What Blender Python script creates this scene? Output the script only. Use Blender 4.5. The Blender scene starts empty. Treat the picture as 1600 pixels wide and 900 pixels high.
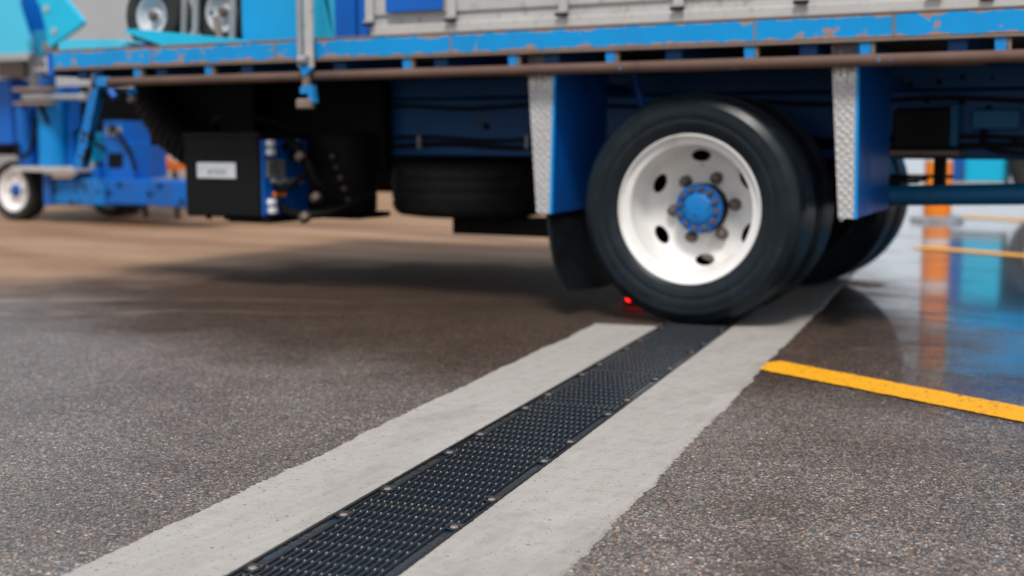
import bpy, bmesh, math, random
from mathutils import Vector, Matrix
random.seed(7)
R = math.radians
sc = bpy.context.scene
COL = sc.collection

# ------------------------------------------------------------------ camera
# World axes: X along the truck (towards its cab), Y across the truck away from the camera, Z up.
cd = bpy.data.cameras.new('camera')
cam = bpy.data.objects.new('camera', cd); COL.objects.link(cam)
cam.location = (1.458, -4.084, 0.624)
cam.rotation_euler = (R(90 - 6.588), 0, R(28.2))
cd.sensor_width = 36.0; cd.lens = 45.0
cd.clip_start = 0.05; cd.clip_end = 2000
cd.dof.use_dof = True; cd.dof.focus_distance = 2.30; cd.dof.aperture_fstop = 2.6
sc.camera = cam

# ------------------------------------------------------------------ sky, sun, exposure
SUN_EL, SUN_AZ = R(56), R(158)          # azimuth: clockwise from +Y
w = bpy.data.worlds.new('World'); sc.world = w; w.use_nodes = True
wn, wl = w.node_tree.nodes, w.node_tree.links
for n in list(wn): wn.remove(n)
wo = wn.new('ShaderNodeOutputWorld'); bg = wn.new('ShaderNodeBackground')
sky = wn.new('ShaderNodeTexSky'); sky.sky_type = 'NISHITA'; sky.sun_disc = False
sky.sun_elevation = SUN_EL; sky.sun_rotation = SUN_AZ
sky.air_density = 1.0; sky.dust_density = 4.0; sky.ozone_density = 1.0
hs = wn.new('ShaderNodeHueSaturation'); hs.inputs['Saturation'].default_value = 0.35
# thin even cloud layer over the clear-sky model
ov = wn.new('ShaderNodeMix'); ov.data_type = 'RGBA'; ov.inputs[0].default_value = 0.74
ov.inputs[7].default_value = (7.6, 8.2, 9.0, 1)
wl.new(sky.outputs[0], hs.inputs['Color']); wl.new(hs.outputs[0], ov.inputs[6]); wl.new(ov.outputs[2], bg.inputs['Color'])
bg.inputs['Strength'].default_value = 0.056
wl.new(bg.outputs[0], wo.inputs['Surface'])
sd = bpy.data.lights.new('sun', 'SUN'); sd.energy = 1.5; sd.angle = R(13); sd.color = (1.0, 0.955, 0.9)
sun = bpy.data.objects.new('sun', sd); COL.objects.link(sun)
sdir = Vector((math.sin(SUN_AZ) * math.cos(SUN_EL), math.cos(SUN_AZ) * math.cos(SUN_EL), math.sin(SUN_EL)))
sun.rotation_euler = sdir.to_track_quat('Z', 'Y').to_euler(); sun.location = sdir * 30
sc.view_settings.view_transform = 'Standard'; sc.view_settings.look = 'None'
sc.view_settings.exposure = 0.92; sc.view_settings.gamma = 1.0; sc.view_settings.use_curve_mapping = False
sc.render.engine = 'CYCLES'
sc.cycles.use_denoising = True
sc.cycles.max_bounces = 8; sc.cycles.caustics_reflective = False; sc.cycles.caustics_refractive = False

# ------------------------------------------------------------------ material helpers
class NT:
    def __init__(s, name):
        s.m = bpy.data.materials.new(name); s.m.use_nodes = True
        s.t = s.m.node_tree; s.n = s.t.nodes; s.l = s.t.links
        s.b = s.n['Principled BSDF']
        s.pos = s.n.new('ShaderNodeNewGeometry').outputs['Position']
        s.obj = s.n.new('ShaderNodeTexCoord').outputs['Object']
    def set(s, **k):
        for a, v in k.items():
            i = s.b.inputs[a.replace('_', ' ')]
            if isinstance(v, bpy.types.NodeSocket): s.l.new(v, i)
            elif isinstance(v, tuple): i.default_value = v if len(v) == 4 else (*v, 1)
            else: i.default_value = v
        return s
    def _in(s, sock, v):
        if isinstance(v, bpy.types.NodeSocket): s.l.new(v, sock)
        elif isinstance(v, tuple) and len(v) == 3 and sock.type == 'RGBA': sock.default_value = (*v, 1)
        else: sock.default_value = v
    def noise(s, scale, detail=4, rough=.55, vec=None, stretch=None, dist=0.0):
        n = s.n.new('ShaderNodeTexNoise'); n.inputs['Scale'].default_value = scale
        n.inputs['Detail'].default_value = detail; n.inputs['Roughness'].default_value = rough
        n.inputs['Distortion'].default_value = dist
        v = vec or s.pos
        if stretch: v = s.mapv(v, stretch)
        s.l.new(v, n.inputs['Vector']); return n.outputs[0]
    def mapv(s, v, scale=(1, 1, 1), rot=(0, 0, 0), loc=(0, 0, 0)):
        m = s.n.new('ShaderNodeMapping'); s.l.new(v, m.inputs['Vector'])
        m.inputs['Scale'].default_value = scale; m.inputs['Rotation'].default_value = rot; m.inputs['Location'].default_value = loc
        return m.outputs[0]
    def vor(s, scale, feature='F1', out='Distance', vec=None, rand=1.0):
        n = s.n.new('ShaderNodeTexVoronoi'); n.feature = feature
        n.inputs['Scale'].default_value = scale; n.inputs['Randomness'].default_value = rand
        s.l.new(vec or s.pos, n.inputs['Vector']); return n.outputs[out]
    def ramp(s, f, stops, interp='LINEAR'):
        n = s.n.new('ShaderNodeValToRGB'); cr = n.color_ramp; cr.interpolation = interp
        while len(cr.elements) < len(stops): cr.elements.new(.5)
        for e, (p, c) in zip(cr.elements, stops):
            e.position = p; e.color = (c, c, c, 1) if isinstance(c, (int, float)) else (*c, 1)
        s.l.new(f, n.inputs[0]); return n.outputs[0]
    def mix(s, f, a, b, mode='MIX'):
        n = s.n.new('ShaderNodeMix'); n.data_type = 'RGBA'; n.blend_type = mode
        s._in(n.inputs[0], f); s._in(n.inputs[6], a); s._in(n.inputs[7], b); return n.outputs[2]
    def mth(s, op, a, b=0.0, c=0.0, clamp=False):
        n = s.n.new('ShaderNodeMath'); n.operation = op; n.use_clamp = clamp
        s._in(n.inputs[0], a); s._in(n.inputs[1], b); s._in(n.inputs[2], c); return n.outputs[0]
    def sstep(s, v, a, b):
        n = s.n.new('ShaderNodeMapRange'); n.interpolation_type = 'SMOOTHSTEP'
        s._in(n.inputs[0], v); n.inputs[1].default_value = a; n.inputs[2].default_value = b; return n.outputs[0]
    def sep(s, v):
        n = s.n.new('ShaderNodeSeparateXYZ'); s.l.new(v, n.inputs[0]); return n.outputs
    def sepc(s, v):
        n = s.n.new('ShaderNodeSeparateColor'); s.l.new(v, n.inputs[0]); return n.outputs
    def bump(s, h, strength=.3, dist=.002, nrm=None):
        n = s.n.new('ShaderNodeBump'); n.inputs['Strength'].default_value = strength; n.inputs['Distance'].default_value = dist
        if isinstance(strength, bpy.types.NodeSocket): pass
        s.l.new(h, n.inputs['Height'])
        if nrm: s.l.new(nrm, n.inputs['Normal'])
        return n.outputs[0]

def paint(name, col, rough=.42, chip=.0, chipcol=(.13, .075, .05), scale=22, var=.14, dirt=.25, metallic=0.0, dirtcol=(.05, .045, .04), edge=None, spec=.3):
    """sprayed steel: slight tone drift, grime, chips down to rust; edge=(z0, z1) adds worn edges"""
    s = NT(name)
    n1 = s.noise(3.0, 3); n2 = s.noise(scale, 6, .65); n3 = s.noise(7, 5, .6, stretch=(1, 1, .35))
    lo = tuple(c * (1 - var) for c in col); hi = tuple(min(1, c * (1 + var)) for c in col)
    base = s.mix(n1, lo, hi)
    base = s.mix(s.mth('MULTIPLY', s.sstep(n3, .5, .78), dirt), base, dirtcol)
    ro = s.mth('ADD', s.mth('MULTIPLY', n3, .25), rough - .1)
    if chip > 0 or edge:
        m = n2
        if edge:
            z = s.sep(s.pos)[2]
            dz = s.mth('MINIMUM', s.mth('SUBTRACT', z, edge[0]), s.mth('SUBTRACT', edge[1], z))
            m = s.mth('ADD', m, s.mth('MULTIPLY', s.sstep(dz, .017, -.002), .25))
        mask = s.sstep(m, .74 - chip, .76 - chip)
        rc = s.mix(s.noise(60, 3), chipcol, tuple(c * 2.3 for c in chipcol))
        base = s.mix(mask, base, rc)
        ro = s.mth('MAXIMUM', ro, s.mth('MULTIPLY', mask, .8))
        s.set(Normal=s.bump(s.mth('SUBTRACT', 1.0, mask), .5, .0008))
    s.set(Base_Color=base, Roughness=ro, Metallic=metallic, Specular_IOR_Level=spec)
    return s.m

def simple(name, col, rough=.6, metallic=0.0, var=.2, scale=12, bump=.15, bscale=180, emit=None, spec=None):
    s = NT(name)
    n = s.noise(scale, 5, .6)
    s.set(Base_Color=s.mix(n, tuple(c * (1 - var) for c in col), tuple(min(1, c * (1 + var)) for c in col)),
          Roughness=s.mth('ADD', s.mth('MULTIPLY', s.noise(scale * 2, 3), .25), rough - .12), Metallic=metallic)
    if bump: s.set(Normal=s.bump(s.noise(bscale, 3), bump, .001))
    if emit: s.set(Emission_Color=emit[0], Emission_Strength=emit[1])
    if spec is not None: s.set(Specular_IOR_Level=spec)
    return s.m

CH_ANG = math.atan(0.143)                 # the drain runs 8 degrees off the truck's cross axis
CH_O = Vector((-0.014, 0, 0))
CH_D = Vector((-math.sin(CH_ANG), math.cos(CH_ANG), 0)); CH_T = Vector((math.cos(CH_ANG), math.sin(CH_ANG), 0))
def ch(sv, tv, z=0.0): return CH_O + CH_D * sv + CH_T * tv + Vector((0, 0, z))

# --- asphalt
def asphalt():
    s = NT('asphalt_aggregate')
    x, y, z = s.sep(s.pos)
    big = s.noise(.55, 4, .6); mid = s.noise(2.6, 5, .6); fine = s.noise(420, 2)
    # exposed stones of two sizes set in a dark binder
    def vpair(scale):
        n = s.n.new('ShaderNodeTexVoronoi'); n.inputs['Scale'].default_value = scale
        s.l.new(s.pos, n.inputs['Vector']); return n.outputs['Distance'], s.sepc(n.outputs['Color'])
    d1, c1 = vpair(290); d2, c2 = vpair(165)
    stones = [(0, (.045, .043, .043)), (.18, (.105, .09, .08)), (.34, (.165, .13, .105)), (.48, (.25, .16, .11)),
              (.58, (.18, .20, .225)), (.70, (.30, .245, .20)), (.82, (.34, .33, .325)), (.93, (.44, .23, .115)), (1, (.66, .65, .64))]
    s1 = s.ramp(c1[0], stones); s2 = s.ramp(c2[0], stones)
    pick = s.sstep(c2[1], .6, .64)
    stone = s.mix(pick, s1, s2)
    d3, c3 = vpair(88)
    big3 = s.mth('MULTIPLY', s.sstep(c3[1], .80, .84), s.sstep(d3, .5, .42))
    stone = s.mix(big3, stone, s.ramp(c3[0], [(0, (.12, .10, .09)), (.35, (.33, .22, .15)), (.6, (.24, .25, .27)), (.8, (.40, .32, .26)), (1, (.5, .48, .46))]))
    e = s.mth('ADD', s.mth('MULTIPLY', s.sstep(d1, .68, .36), s.mth('SUBTRACT', 1.0, pick)), s.mth('MULTIPLY', s.sstep(d2, .68, .36), pick))
    near = s.mix(s.mth('MULTIPLY', s.mth('SUBTRACT', 1.0, e), .75), stone, (.03, .027, .025))
    near = s.mix(s.sstep(mid, .35, .7), near, s.mix(1.0, near, (.74, .70, .67), 'MULTIPLY'))
    oil = s.sstep(s.noise(1.15, 6, .68), .56, .70)                     # old oil and damp blotches
    near = s.mix(s.mth('MULTIPLY', oil, .6), near, s.mix(1.0, near, (.50, .46, .44), 'MULTIPLY'))
    near = s.mix(s.mth('MULTIPLY', s.sstep(s.noise(.9, 4, .6, vec=s.mapv(s.pos, loc=(9, 4, 0))), .5, .72), .5), near, s.mix(1.0, near, (1.45, 1.48, 1.54), 'MULTIPLY'))
    # dry tan wash-off and dust on the yard behind the truck
    tv = s.mth('ADD', s.mth('ADD', s.mth('MULTIPLY', x, -.55), s.mth('MULTIPLY', y, .6)), s.mth('MULTIPLY', s.mth('SUBTRACT', big, .5), 1.6))
    wv = s.mth('ADD', s.mth('ADD', s.mth('MULTIPLY', x, 1.3), s.mth('MULTIPLY', y, .6)), s.mth('MULTIPLY', s.mth('SUBTRACT', s.noise(1.3, 4, .55), .5), 2.2))
    wet = s.sstep(wv, .35, 1.9)
    # shade under the truck, painted into the ground as a dark brown patch
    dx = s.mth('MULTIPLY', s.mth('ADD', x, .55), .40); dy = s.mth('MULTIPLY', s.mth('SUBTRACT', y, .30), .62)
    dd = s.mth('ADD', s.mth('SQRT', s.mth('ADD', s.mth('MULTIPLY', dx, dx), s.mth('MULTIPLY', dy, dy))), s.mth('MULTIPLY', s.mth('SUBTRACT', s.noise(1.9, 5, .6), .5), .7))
    truck_shade = s.sstep(dd, 1.12, .72)
    tan = s.mth('MULTIPLY', s.mth('MULTIPLY', s.sstep(tv, .5, 2.1), s.mth('SUBTRACT', 1.0, wet)), s.mth('SUBTRACT', 1.0, s.mth('MULTIPLY', truck_shade, .8)))
    streak = s.noise(1.0, 5, .6, vec=s.mapv(s.pos, (.5, 2.2, 1), (0, 0, R(-12))))
    tanc = s.mix(s.sstep(streak, .35, .68), (.29, .142, .062), (.50, .31, .18))
    # dark tyre tracks across the dusty part
    tr = s.mth('ABSOLUTE', s.mth('SUBTRACT', s.mth('ADD', s.mth('MULTIPLY', x, .33), s.mth('ADD', y, s.mth('MULTIPLY', s.noise(.4, 2), .9))), 2.55))
    tanc = s.mix(s.mth('MULTIPLY', s.sstep(tr, .22, .05), .55), tanc, (.14, .08, .05))
    brown = s.mix(s.sstep(tv, -.6, .9), near, s.mix(.35, near, (.085, .052, .034)))
    col = s.mix(s.mth('MULTIPLY', tan, .88), brown, s.mix(.22, tanc, near))
    q = s.mth('ADD', s.mth('ADD', s.mth('MULTIPLY', x, -.45), s.mth('MULTIPLY', y, .89)), s.mth('MULTIPLY', s.mth('SUBTRACT', s.noise(.8, 3), .5), .5))
    pale = s.mth('MAXIMUM', s.sstep(s.mth('ABSOLUTE', s.mth('SUBTRACT', q, .62)), .05, .012), s.sstep(s.mth('ABSOLUTE', s.mth('SUBTRACT', q, .26)), .04, .01))
    pale = s.mth('MULTIPLY', s.mth('MULTIPLY', pale, s.sstep(x, -.9, -1.9)), s.sstep(s.noise(2.5, 4), .36, .56))
    col = s.mix(s.mth('MULTIPLY', pale, .6), col, (.36, .29, .23))      # wet sheen painted into the colour as thin pale streaks
    col = s.mix(s.mth('MULTIPLY', wet, .45), col, s.mix(1.0, col, (.35, .34, .34), 'MULTIPLY'))
    col = s.mix(s.mth('MULTIPLY', truck_shade, s.mth('SUBTRACT', .8, s.mth('MULTIPLY', wet, .5))), col, s.mix(1.0, col, (.30, .215, .16), 'MULTIPLY'))
    ro = s.mth('SUBTRACT', s.mth('SUBTRACT', .46, s.mth('MULTIPLY', mid, .2)), s.mth('MULTIPLY', oil, .08))
    isl = s.sstep(s.noise(3.4, 5, .65, vec=s.mapv(s.pos, (.6, 1.4, 1))), .5, .66)     # drier islands in the water film
    ro = s.mth('SUBTRACT', ro, s.mth('MULTIPLY', wet, s.mth('SUBTRACT', .31, s.mth('MULTIPLY', isl, .17))))
    ro = s.mth('ADD', ro, s.mth('MULTIPLY', tan, .16))
    ro = s.mth('SUBTRACT', ro, s.mth('MULTIPLY', s.mth('MULTIPLY', truck_shade, s.mth('SUBTRACT', 1.0, wet)), -.30))
    h = s.mth('ADD', s.mth('MULTIPLY', e, .8), s.mth('MULTIPLY', fine, .35))
    bn = s.n.new('ShaderNodeBump'); bn.inputs['Distance'].default_value = .0022
    s.l.new(h, bn.inputs['Height'])
    s.l.new(s.mth('SUBTRACT', .55, s.mth('MULTIPLY', wet, .5)), bn.inputs['Strength'])
    b2 = s.n.new('ShaderNodeBump'); b2.inputs['Strength'].default_value = .24; b2.inputs['Distance'].default_value = .02
    s.l.new(s.noise(13, 4, .55), b2.inputs['Height']); s.l.new(bn.outputs[0], b2.inputs['Normal'])
    s.set(Base_Color=col, Roughness=ro, Normal=b2.outputs[0], Specular_IOR_Level=s.mth('SUBTRACT', s.mth('SUBTRACT', .42, s.mth('MULTIPLY', tan, .34)), s.mth('MULTIPLY', s.mth('MULTIPLY', truck_shade, s.mth('SUBTRACT', 1.0, wet)), .30), clamp=True))
    s.l.new(s.mth('MULTIPLY', wet, s.mth('SUBTRACT', 1.0, s.mth('MULTIPLY', isl, .75))), s.b.inputs['Coat Weight'])
    s.b.inputs['Coat Roughness'].default_value = .05
    return s.m

def concrete():
    s = NT('drain_concrete')
    n1 = s.noise(2.2, 5, .6); n2 = s.noise(26, 6, .65); n3 = s.noise(300, 3)
    lines = s.noise(60, 4, .6, vec=s.mapv(s.pos, (1, .12, 1), (0, 0, CH_ANG)))
    col = s.mix(n1, (.305, .28, .252), (.425, .395, .36))
    col = s.mix(s.mth('MULTIPLY', s.sstep(n2, .46, .70), .55), col, (.27, .25, .232))
    col = s.mix(s.mth('MULTIPLY', s.sstep(lines, .45, .8), .3), col, (.5, .49, .475))
    d = s.vor(38, vec=None); cc = s.sepc(s.vor(38, out='Color'))
    pit = s.mth('MULTIPLY', s.sstep(d, .16, .06), s.sstep(cc[0], .66, .68))
    d2 = s.vor(130); cc2 = s.sepc(s.vor(130, out='Color'))
    pit2 = s.mth('MULTIPLY', s.sstep(d2, .28, .12), s.sstep(cc2[0], .70, .72))
    pt = s.mth('MAXIMUM', pit, pit2)
    col = s.mix(s.mth('MULTIPLY', pt, .85), col, s.mix(s.sstep(cc[1], .6, .62), (.07, .06, .055), (.2, .13, .09)))
    st = s.sstep(s.noise(1.7, 6, .7, vec=s.mapv(s.pos, (1.6, .7, 1), (0, 0, CH_ANG))), .5, .72)       # tyre smears and damp stains
    col = s.mix(s.mth('MULTIPLY', st, .55), col, (.20, .18, .16))
    hgt = s.mth('SUBTRACT', s.mth('ADD', n2, s.mth('MULTIPLY', n3, .3)), pt)
    s.set(Base_Color=col, Roughness=s.mth('ADD', .55, s.mth('MULTIPLY', n2, .25)), Normal=s.bump(s.mth('ADD', hgt, s.mth('MULTIPLY', lines, .8)), .45, .0018))
    return s.m

def yellow_paint():
    s = NT('yellow_road_paint')
    n = s.noise(30, 5, .65); n2 = s.noise(300, 3)
    x, y, z = s.sep(s.pos)
    col = s.mix(n, (.84, .365, .003), (.97, .44, .006))
    wear = s.mth('MAXIMUM', s.sstep(s.noise(75, 5, .7), .57, .64), s.mth('MULTIPLY', s.sstep(s.noise(240, 3, .7), .58, .66), s.sstep(n, .45, .62)))
    col = s.mix(wear, col, (.12, .07, .03))
    s.set(Base_Color=col, Roughness=.5, Normal=s.bump(n2, .35, .0015))
    return s.m

M = {}
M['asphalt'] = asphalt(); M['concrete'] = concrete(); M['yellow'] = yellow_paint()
BLUE = (.006, .20, .56)
M['rail'] = paint('rail_blue_paint', (.002, .28, .66), .40, .128, (.20, .13, .10), 15, .2, .16, edge=(.93, 1.003))
M['blue'] = paint('truck_blue_paint', (.002, .11, .48), .40, .05, (.03, .028, .026), 9, var=.25, dirt=.55, dirtcol=(.03, .035, .045))
M['bluechip'] = paint('chipped_blue_paint', (.006, .24, .62), .42, .10, (.14, .08, .055), 40)
M['navy'] = paint('chassis_navy_paint', (.003, .078, .25), .42, .02, (.05, .035, .03), 14, .2, .5)
M['navyrust'] = paint('guard_tube_paint', (.005, .13, .30), .45, .11, (.10, .05, .035), 26, .2, .4)
M['cyan'] = paint('cyan_paint', (.01, .48, .74), .4, .0, var=.1, dirt=.15, dirtcol=(.02, .2, .35))
M['cyanpale'] = paint('faded_cyan_paint', (.07, .52, .74), .5, .06, (.6, .6, .6), 9, .12, .3, dirtcol=(.02, .35, .6))
M['midblue'] = paint('machine_blue_paint', (.002, .115, .46), .4, .08, (.012, .013, .016), 14, .22, .5)
M['blueedge'] = paint('guard_edge_paint', (.004, .28, .70), .4, .0, var=.1)
M['lightblue'] = paint('cylinder_blue_paint', (.003, .24, .64), .4, .06, (.02, .05, .1), 12, var=.2, dirt=.4)
M['grimy'] = paint('oil_stained_blue', (.005, .17, .52), .45, .20, (.012, .012, .014), 12, .2, .4)
M['rust'] = paint('rusty_tube', (.13, .078, .060), .7, .10, (.006, .24, .6), 7, .35, .5, dirtcol=(.06, .035, .025))
M['steel'] = paint('weathered_steel', (.36, .36, .35), .5, .08, (.12, .07, .05), 22, .25, .45, metallic=.35)
M['brownsteel'] = paint('brown_worn_steel', (.22, .17, .14), .65, .08, (.1, .06, .045), 22, .25, .4)
M['whiteRim'] = paint('white_wheel_paint', (.80, .785, .76), .36, .06, (.16, .08, .045), 34, .05, .6, dirtcol=(.40, .31, .23))
M['greyRim'] = paint('grey_wheel_paint', (.50, .53, .56), .45, .03, (.14, .08, .05), 30, .1, .3)
M['hubblue'] = paint('hub_blue_paint', (.004, .19, .54), .48, .17, (.012, .05, .13), 48, .35, .6)
M['hubdark'] = paint('hub_flange_paint', (.003, .13, .46), .45, .14, (.05, .03, .022), 60, .3, .6)
M['nut'] = paint('rusty_nut_steel', (.15, .115, .095), .5, .10, (.12, .05, .025), 60, .3, .5, metallic=.5)
M['black'] = simple('black_plastic', (.005, .005, .0055), .6, bump=.1, spec=.12)
M['blackbox'] = simple('black_powder_coat', (.0075, .0075, .0080), .55, bump=.12, bscale=260, spec=.15)
M['darksteel'] = simple('dark_dirty_steel', (.009, .008, .008), .68, spec=.2)
M['whiteplastic'] = simple('white_plastic', (.72, .74, .76), .45, var=.06)
M['plate'] = simple('white_name_plate', (.62, .64, .67), .45, var=.04, bump=0)
M['platetext'] = simple('grey_print', (.20, .22, .24), .6, var=.05, bump=0)
M['bluetext'] = simple('light_blue_print', (.30, .52, .70), .6, var=.05, bump=0)
M['darktext'] = simple('dark_print', (.03, .03, .035), .6, var=.05, bump=0)
M['orange'] = simple('orange_plastic', (.95, .24, .006), .45, var=.12)
M['orangepaint'] = paint('orange_steel_paint', (.75, .16, .01), .5, .04)
M['silver'] = simple('galvanised_base', (.5, .52, .54), .35, .7, var=.15)
M['red'] = simple('red_lamp_lens', (.8, .01, .01), .25, var=.05, bump=0, emit=((1, .012, .008, 1), 2.5))
M['deckwood'] = simple('deck_boards', (.05, .04, .034), .75)
M['grate'] = simple('black_cast_grate', (.026, .0225, .021), .22, var=.35, scale=60, bump=.25, bscale=500)
M['gratebed'] = simple('wet_grate_bed', (.006, .036, .072), .10, var=.6, scale=90, bump=.5, bscale=160)
M['stud'] = simple('wet_cast_studs', (.06, .07, .08), .10, var=.4, scale=60, bump=.2, bscale=500, spec=.9)
M['bolt'] = simple('bright_bolt', (.30, .29, .28), .45, .5, var=.2, scale=90)
M['winglass'] = simple('dark_glass', (.02, .03, .035), .1, bump=0)

def tyre_mat(name, col, rough):
    s = NT(name)
    n = s.noise(14, 5, .6); n2 = s.noise(160, 3)
    col2 = tuple(c * 1.7 for c in col)
    sc_ = s.sstep(s.noise(26, 6, .75, vec=s.mapv(s.obj, (1, 1, .4))), .60, .70)      # dried mud and scuffs
    c = s.mix(s.mth('MULTIPLY', sc_, .45), s.mix(s.sstep(n, .4, .75), col, col2), (.075, .066, .058))
    s.set(Base_Color=c, Roughness=s.mth('ADD', s.mth('ADD', rough - .1, s.mth('MULTIPLY', n, .22)), s.mth('MULTIPLY', sc_, .2)), Normal=s.bump(n2, .12, .001), Specular_IOR_Level=.28)
    return s.m
M['tyre'] = tyre_mat('wet_tyre_rubber', (.006, .0105, .0145), .33)
M['flap'] = tyre_mat('black_rubber_flap', (.006, .008, .010), .45)
M['oldtyre'] = tyre_mat('dusty_tyre_rubber', (.022, .021, .020), .6)

def checker_mat():
    s = NT('galvanised_checker_plate')
    v = s.mapv(s.pos, (1, 0, 1), (0, R(45), 0))
    a = s.vor(52, vec=v, rand=.3); n = s.noise(20, 5, .6); n2 = s.noise(90, 4, .7)
    z = s.sep(s.pos)[2]
    col = s.mix(n, (.42, .41, .40), (.60, .59, .58))
    grime = s.sstep(s.mth('ADD', n2, s.mth('MULTIPLY', s.sstep(z, .74, .93), .32)), .6, .72)
    col = s.mix(s.mth('MULTIPLY', grime, .75), col, (.07, .055, .05))
    s.set(Base_Color=col, Roughness=.45, Metallic=.25, Normal=s.bump(s.sstep(a, .45, .2), .7, .003))
    return s.m
M['checker'] = checker_mat()
def dropside_mat():
    s = NT('weathered_aluminium_side')
    n = s.noise(5, 5, .65, stretch=(1, 1, 3)); n2 = s.noise(34, 6, .7, stretch=(1, 1, .6)); n3 = s.noise(120, 3, .6, stretch=(.12, 1, 2))
    col = s.mix(n, (.40, .385, .37), (.60, .585, .565))
    col = s.mix(s.mth('MULTIPLY', s.sstep(n2, .52, .72), .6), col, (.22, .2, .18))
    col = s.mix(s.mth('MULTIPLY', s.sstep(n3, .5, .8), .25), col, (.3, .29, .28))
    s.set(Base_Color=col, Roughness=.55, Metallic=.15, Normal=s.bump(n3, .2, .001))
    return s.m
M['alu'] = dropside_mat()
def wall_mat():
    s = NT('grey_rendered_wall')
    n = s.noise(.9, 6, .7); n2 = s.noise(12, 5, .7, stretch=(.4, 1, 3))
    col = s.mix(n, (.30, .32, .34), (.48, .50, .52)); col = s.mix(s.mth('MULTIPLY', n2, .35), col, (.24, .27, .3))
    s.set(Base_Color=col, Roughness=.85, Normal=s.bump(n2, .3, .01)); return s.m
M['wall'] = wall_mat()

# ------------------------------------------------------------------ mesh helpers (all coordinates are world metres)
def root_loc(o):
    while o.parent: o = o.parent
    return Vector(o.location)
class MB:
    def __init__(s): s.v = []; s.f = []; s.sm = []
    def add(s, vs, fs, smooth=False):
        b = len(s.v); s.v += [tuple(v) for v in vs]; s.f += [tuple(b + i for i in f) for f in fs]; s.sm += [smooth] * len(fs); return s
    def box(s, x0, x1, y0, y1, z0, z1, c=.003, m=None):
        """chamfered box"""
        if x1 < x0: x0, x1 = x1, x0
        if y1 < y0: y0, y1 = y1, y0
        if z1 < z0: z0, z1 = z1, z0
        c = min(c, (x1 - x0) * .45, (y1 - y0) * .45, (z1 - z0) * .45)
        bm = bmesh.new(); bmesh.ops.create_cube(bm, size=1)
        for v in bm.verts:
            v.co = ((x0 + x1) / 2 + v.co.x * (x1 - x0), (y0 + y1) / 2 + v.co.y * (y1 - y0), (z0 + z1) / 2 + v.co.z * (z1 - z0))
        if c > 0: bmesh.ops.bevel(bm, geom=list(bm.edges), offset=c, segments=1, affect='EDGES')
        return s._bm(bm, m)
    def _bm(s, bm, m=None, smooth=False):
        bm.verts.index_update()
        vs = [(m @ v.co) if m else v.co.copy() for v in bm.verts]
        s.add(vs, [[v.index for v in f.verts] for f in bm.faces], smooth); bm.free(); return s
    def lathe(s, prof, segs=48, m=None, closed=False, smooth=True):
        """prof [(r, h)]; axis along local Z; m places it"""
        n = len(prof); vs = []; fs = []
        for k in range(segs):
            a = 2 * math.pi * k / segs
            for r, h in prof:
                p = Vector((r * math.cos(a), r * math.sin(a), h)); vs.append(m @ p if m else p)
        for k in range(segs):
            k2 = (k + 1) % segs
            for j in range(n if closed else n - 1):
                j2 = (j + 1) % n
                fs.append((k * n + j, k2 * n + j, k2 * n + j2, k * n + j2))
        return s.add(vs, fs, smooth)
    def cyl(s, p0, p1, r, r1=None, segs=20, cap=True, smooth=True):
        p0, p1 = Vector(p0), Vector(p1); d = p1 - p0; L = d.length
        m = Matrix.Translation(p0) @ d.to_track_quat('Z', 'Y').to_matrix().to_4x4()
        r1 = r if r1 is None else r1; b = min(r, r1, L) * .12
        if cap: s.lathe([(0, 0), (r - b, 0), (r, b), (r1, L - b), (r1 - b, L), (0, L)], segs, m, smooth=smooth)
        else: s.lathe([(r, 0), (r1, L)], segs, m)
        return s
    def prism(s, poly, y0, y1):
        """polygon in XZ extruded along Y"""
        n = len(poly)
        vs = [(x, y0, z) for x, z in poly] + [(x, y1, z) for x, z in poly]
        fs = [tuple(range(n)), tuple(range(2 * n - 1, n - 1, -1))] + [(i, i + n, (i + 1) % n + n, (i + 1) % n) for i in range(n)]
        return s.add(vs, fs)
    def tube(s, pts, r, segs=10, ribs=0.0):
        pts = [Vector(p) for p in pts]; n = len(pts); vs = []; fs = []
        up = Vector((0, .3, 1))
        for i, p in enumerate(pts):
            d = (pts[min(i + 1, n - 1)] - pts[max(i - 1, 0)]).normalized()
            a = d.cross(up).normalized(); b = d.cross(a).normalized()
            rr = r * (1 + (ribs if i % 2 else -ribs))
            for k in range(segs):
                t = 2 * math.pi * k / segs; vs.append(p + a * rr * math.cos(t) + b * rr * math.sin(t))
        for i in range(n - 1):
            for k in range(segs):
                k2 = (k + 1) % segs; fs.append((i * segs + k, i * segs + k2, (i + 1) * segs + k2, (i + 1) * segs + k))
        fs.append(tuple(range(segs))); fs.append(tuple(range(n * segs - 1, (n - 1) * segs - 1, -1)))
        return s.add(vs, fs, True)
    def mesh(s, name, off=Vector((0, 0, 0))):
        me = bpy.data.meshes.new(name)
        me.from_pydata([(v[0] - off.x, v[1] - off.y, v[2] - off.z) for v in s.v], [], s.f)
        me.update()
        bm = bmesh.new(); bm.from_mesh(me); bmesh.ops.recalc_face_normals(bm, faces=bm.faces); bm.to_mesh(me); bm.free()
        for p, q in zip(me.polygons, s.sm): p.use_smooth = q
        if any(s.sm): me.set_sharp_from_angle(angle=R(38))
        return me
    def build(s, name, mat, parent=None):
        off = root_loc(parent) if parent else Vector((0, 0, 0))
        me = s.mesh(name, off); me.materials.append(M[mat] if isinstance(mat, str) else mat)
        o = bpy.data.objects.new(name, me); COL.objects.link(o); o.parent = parent
        return o
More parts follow.
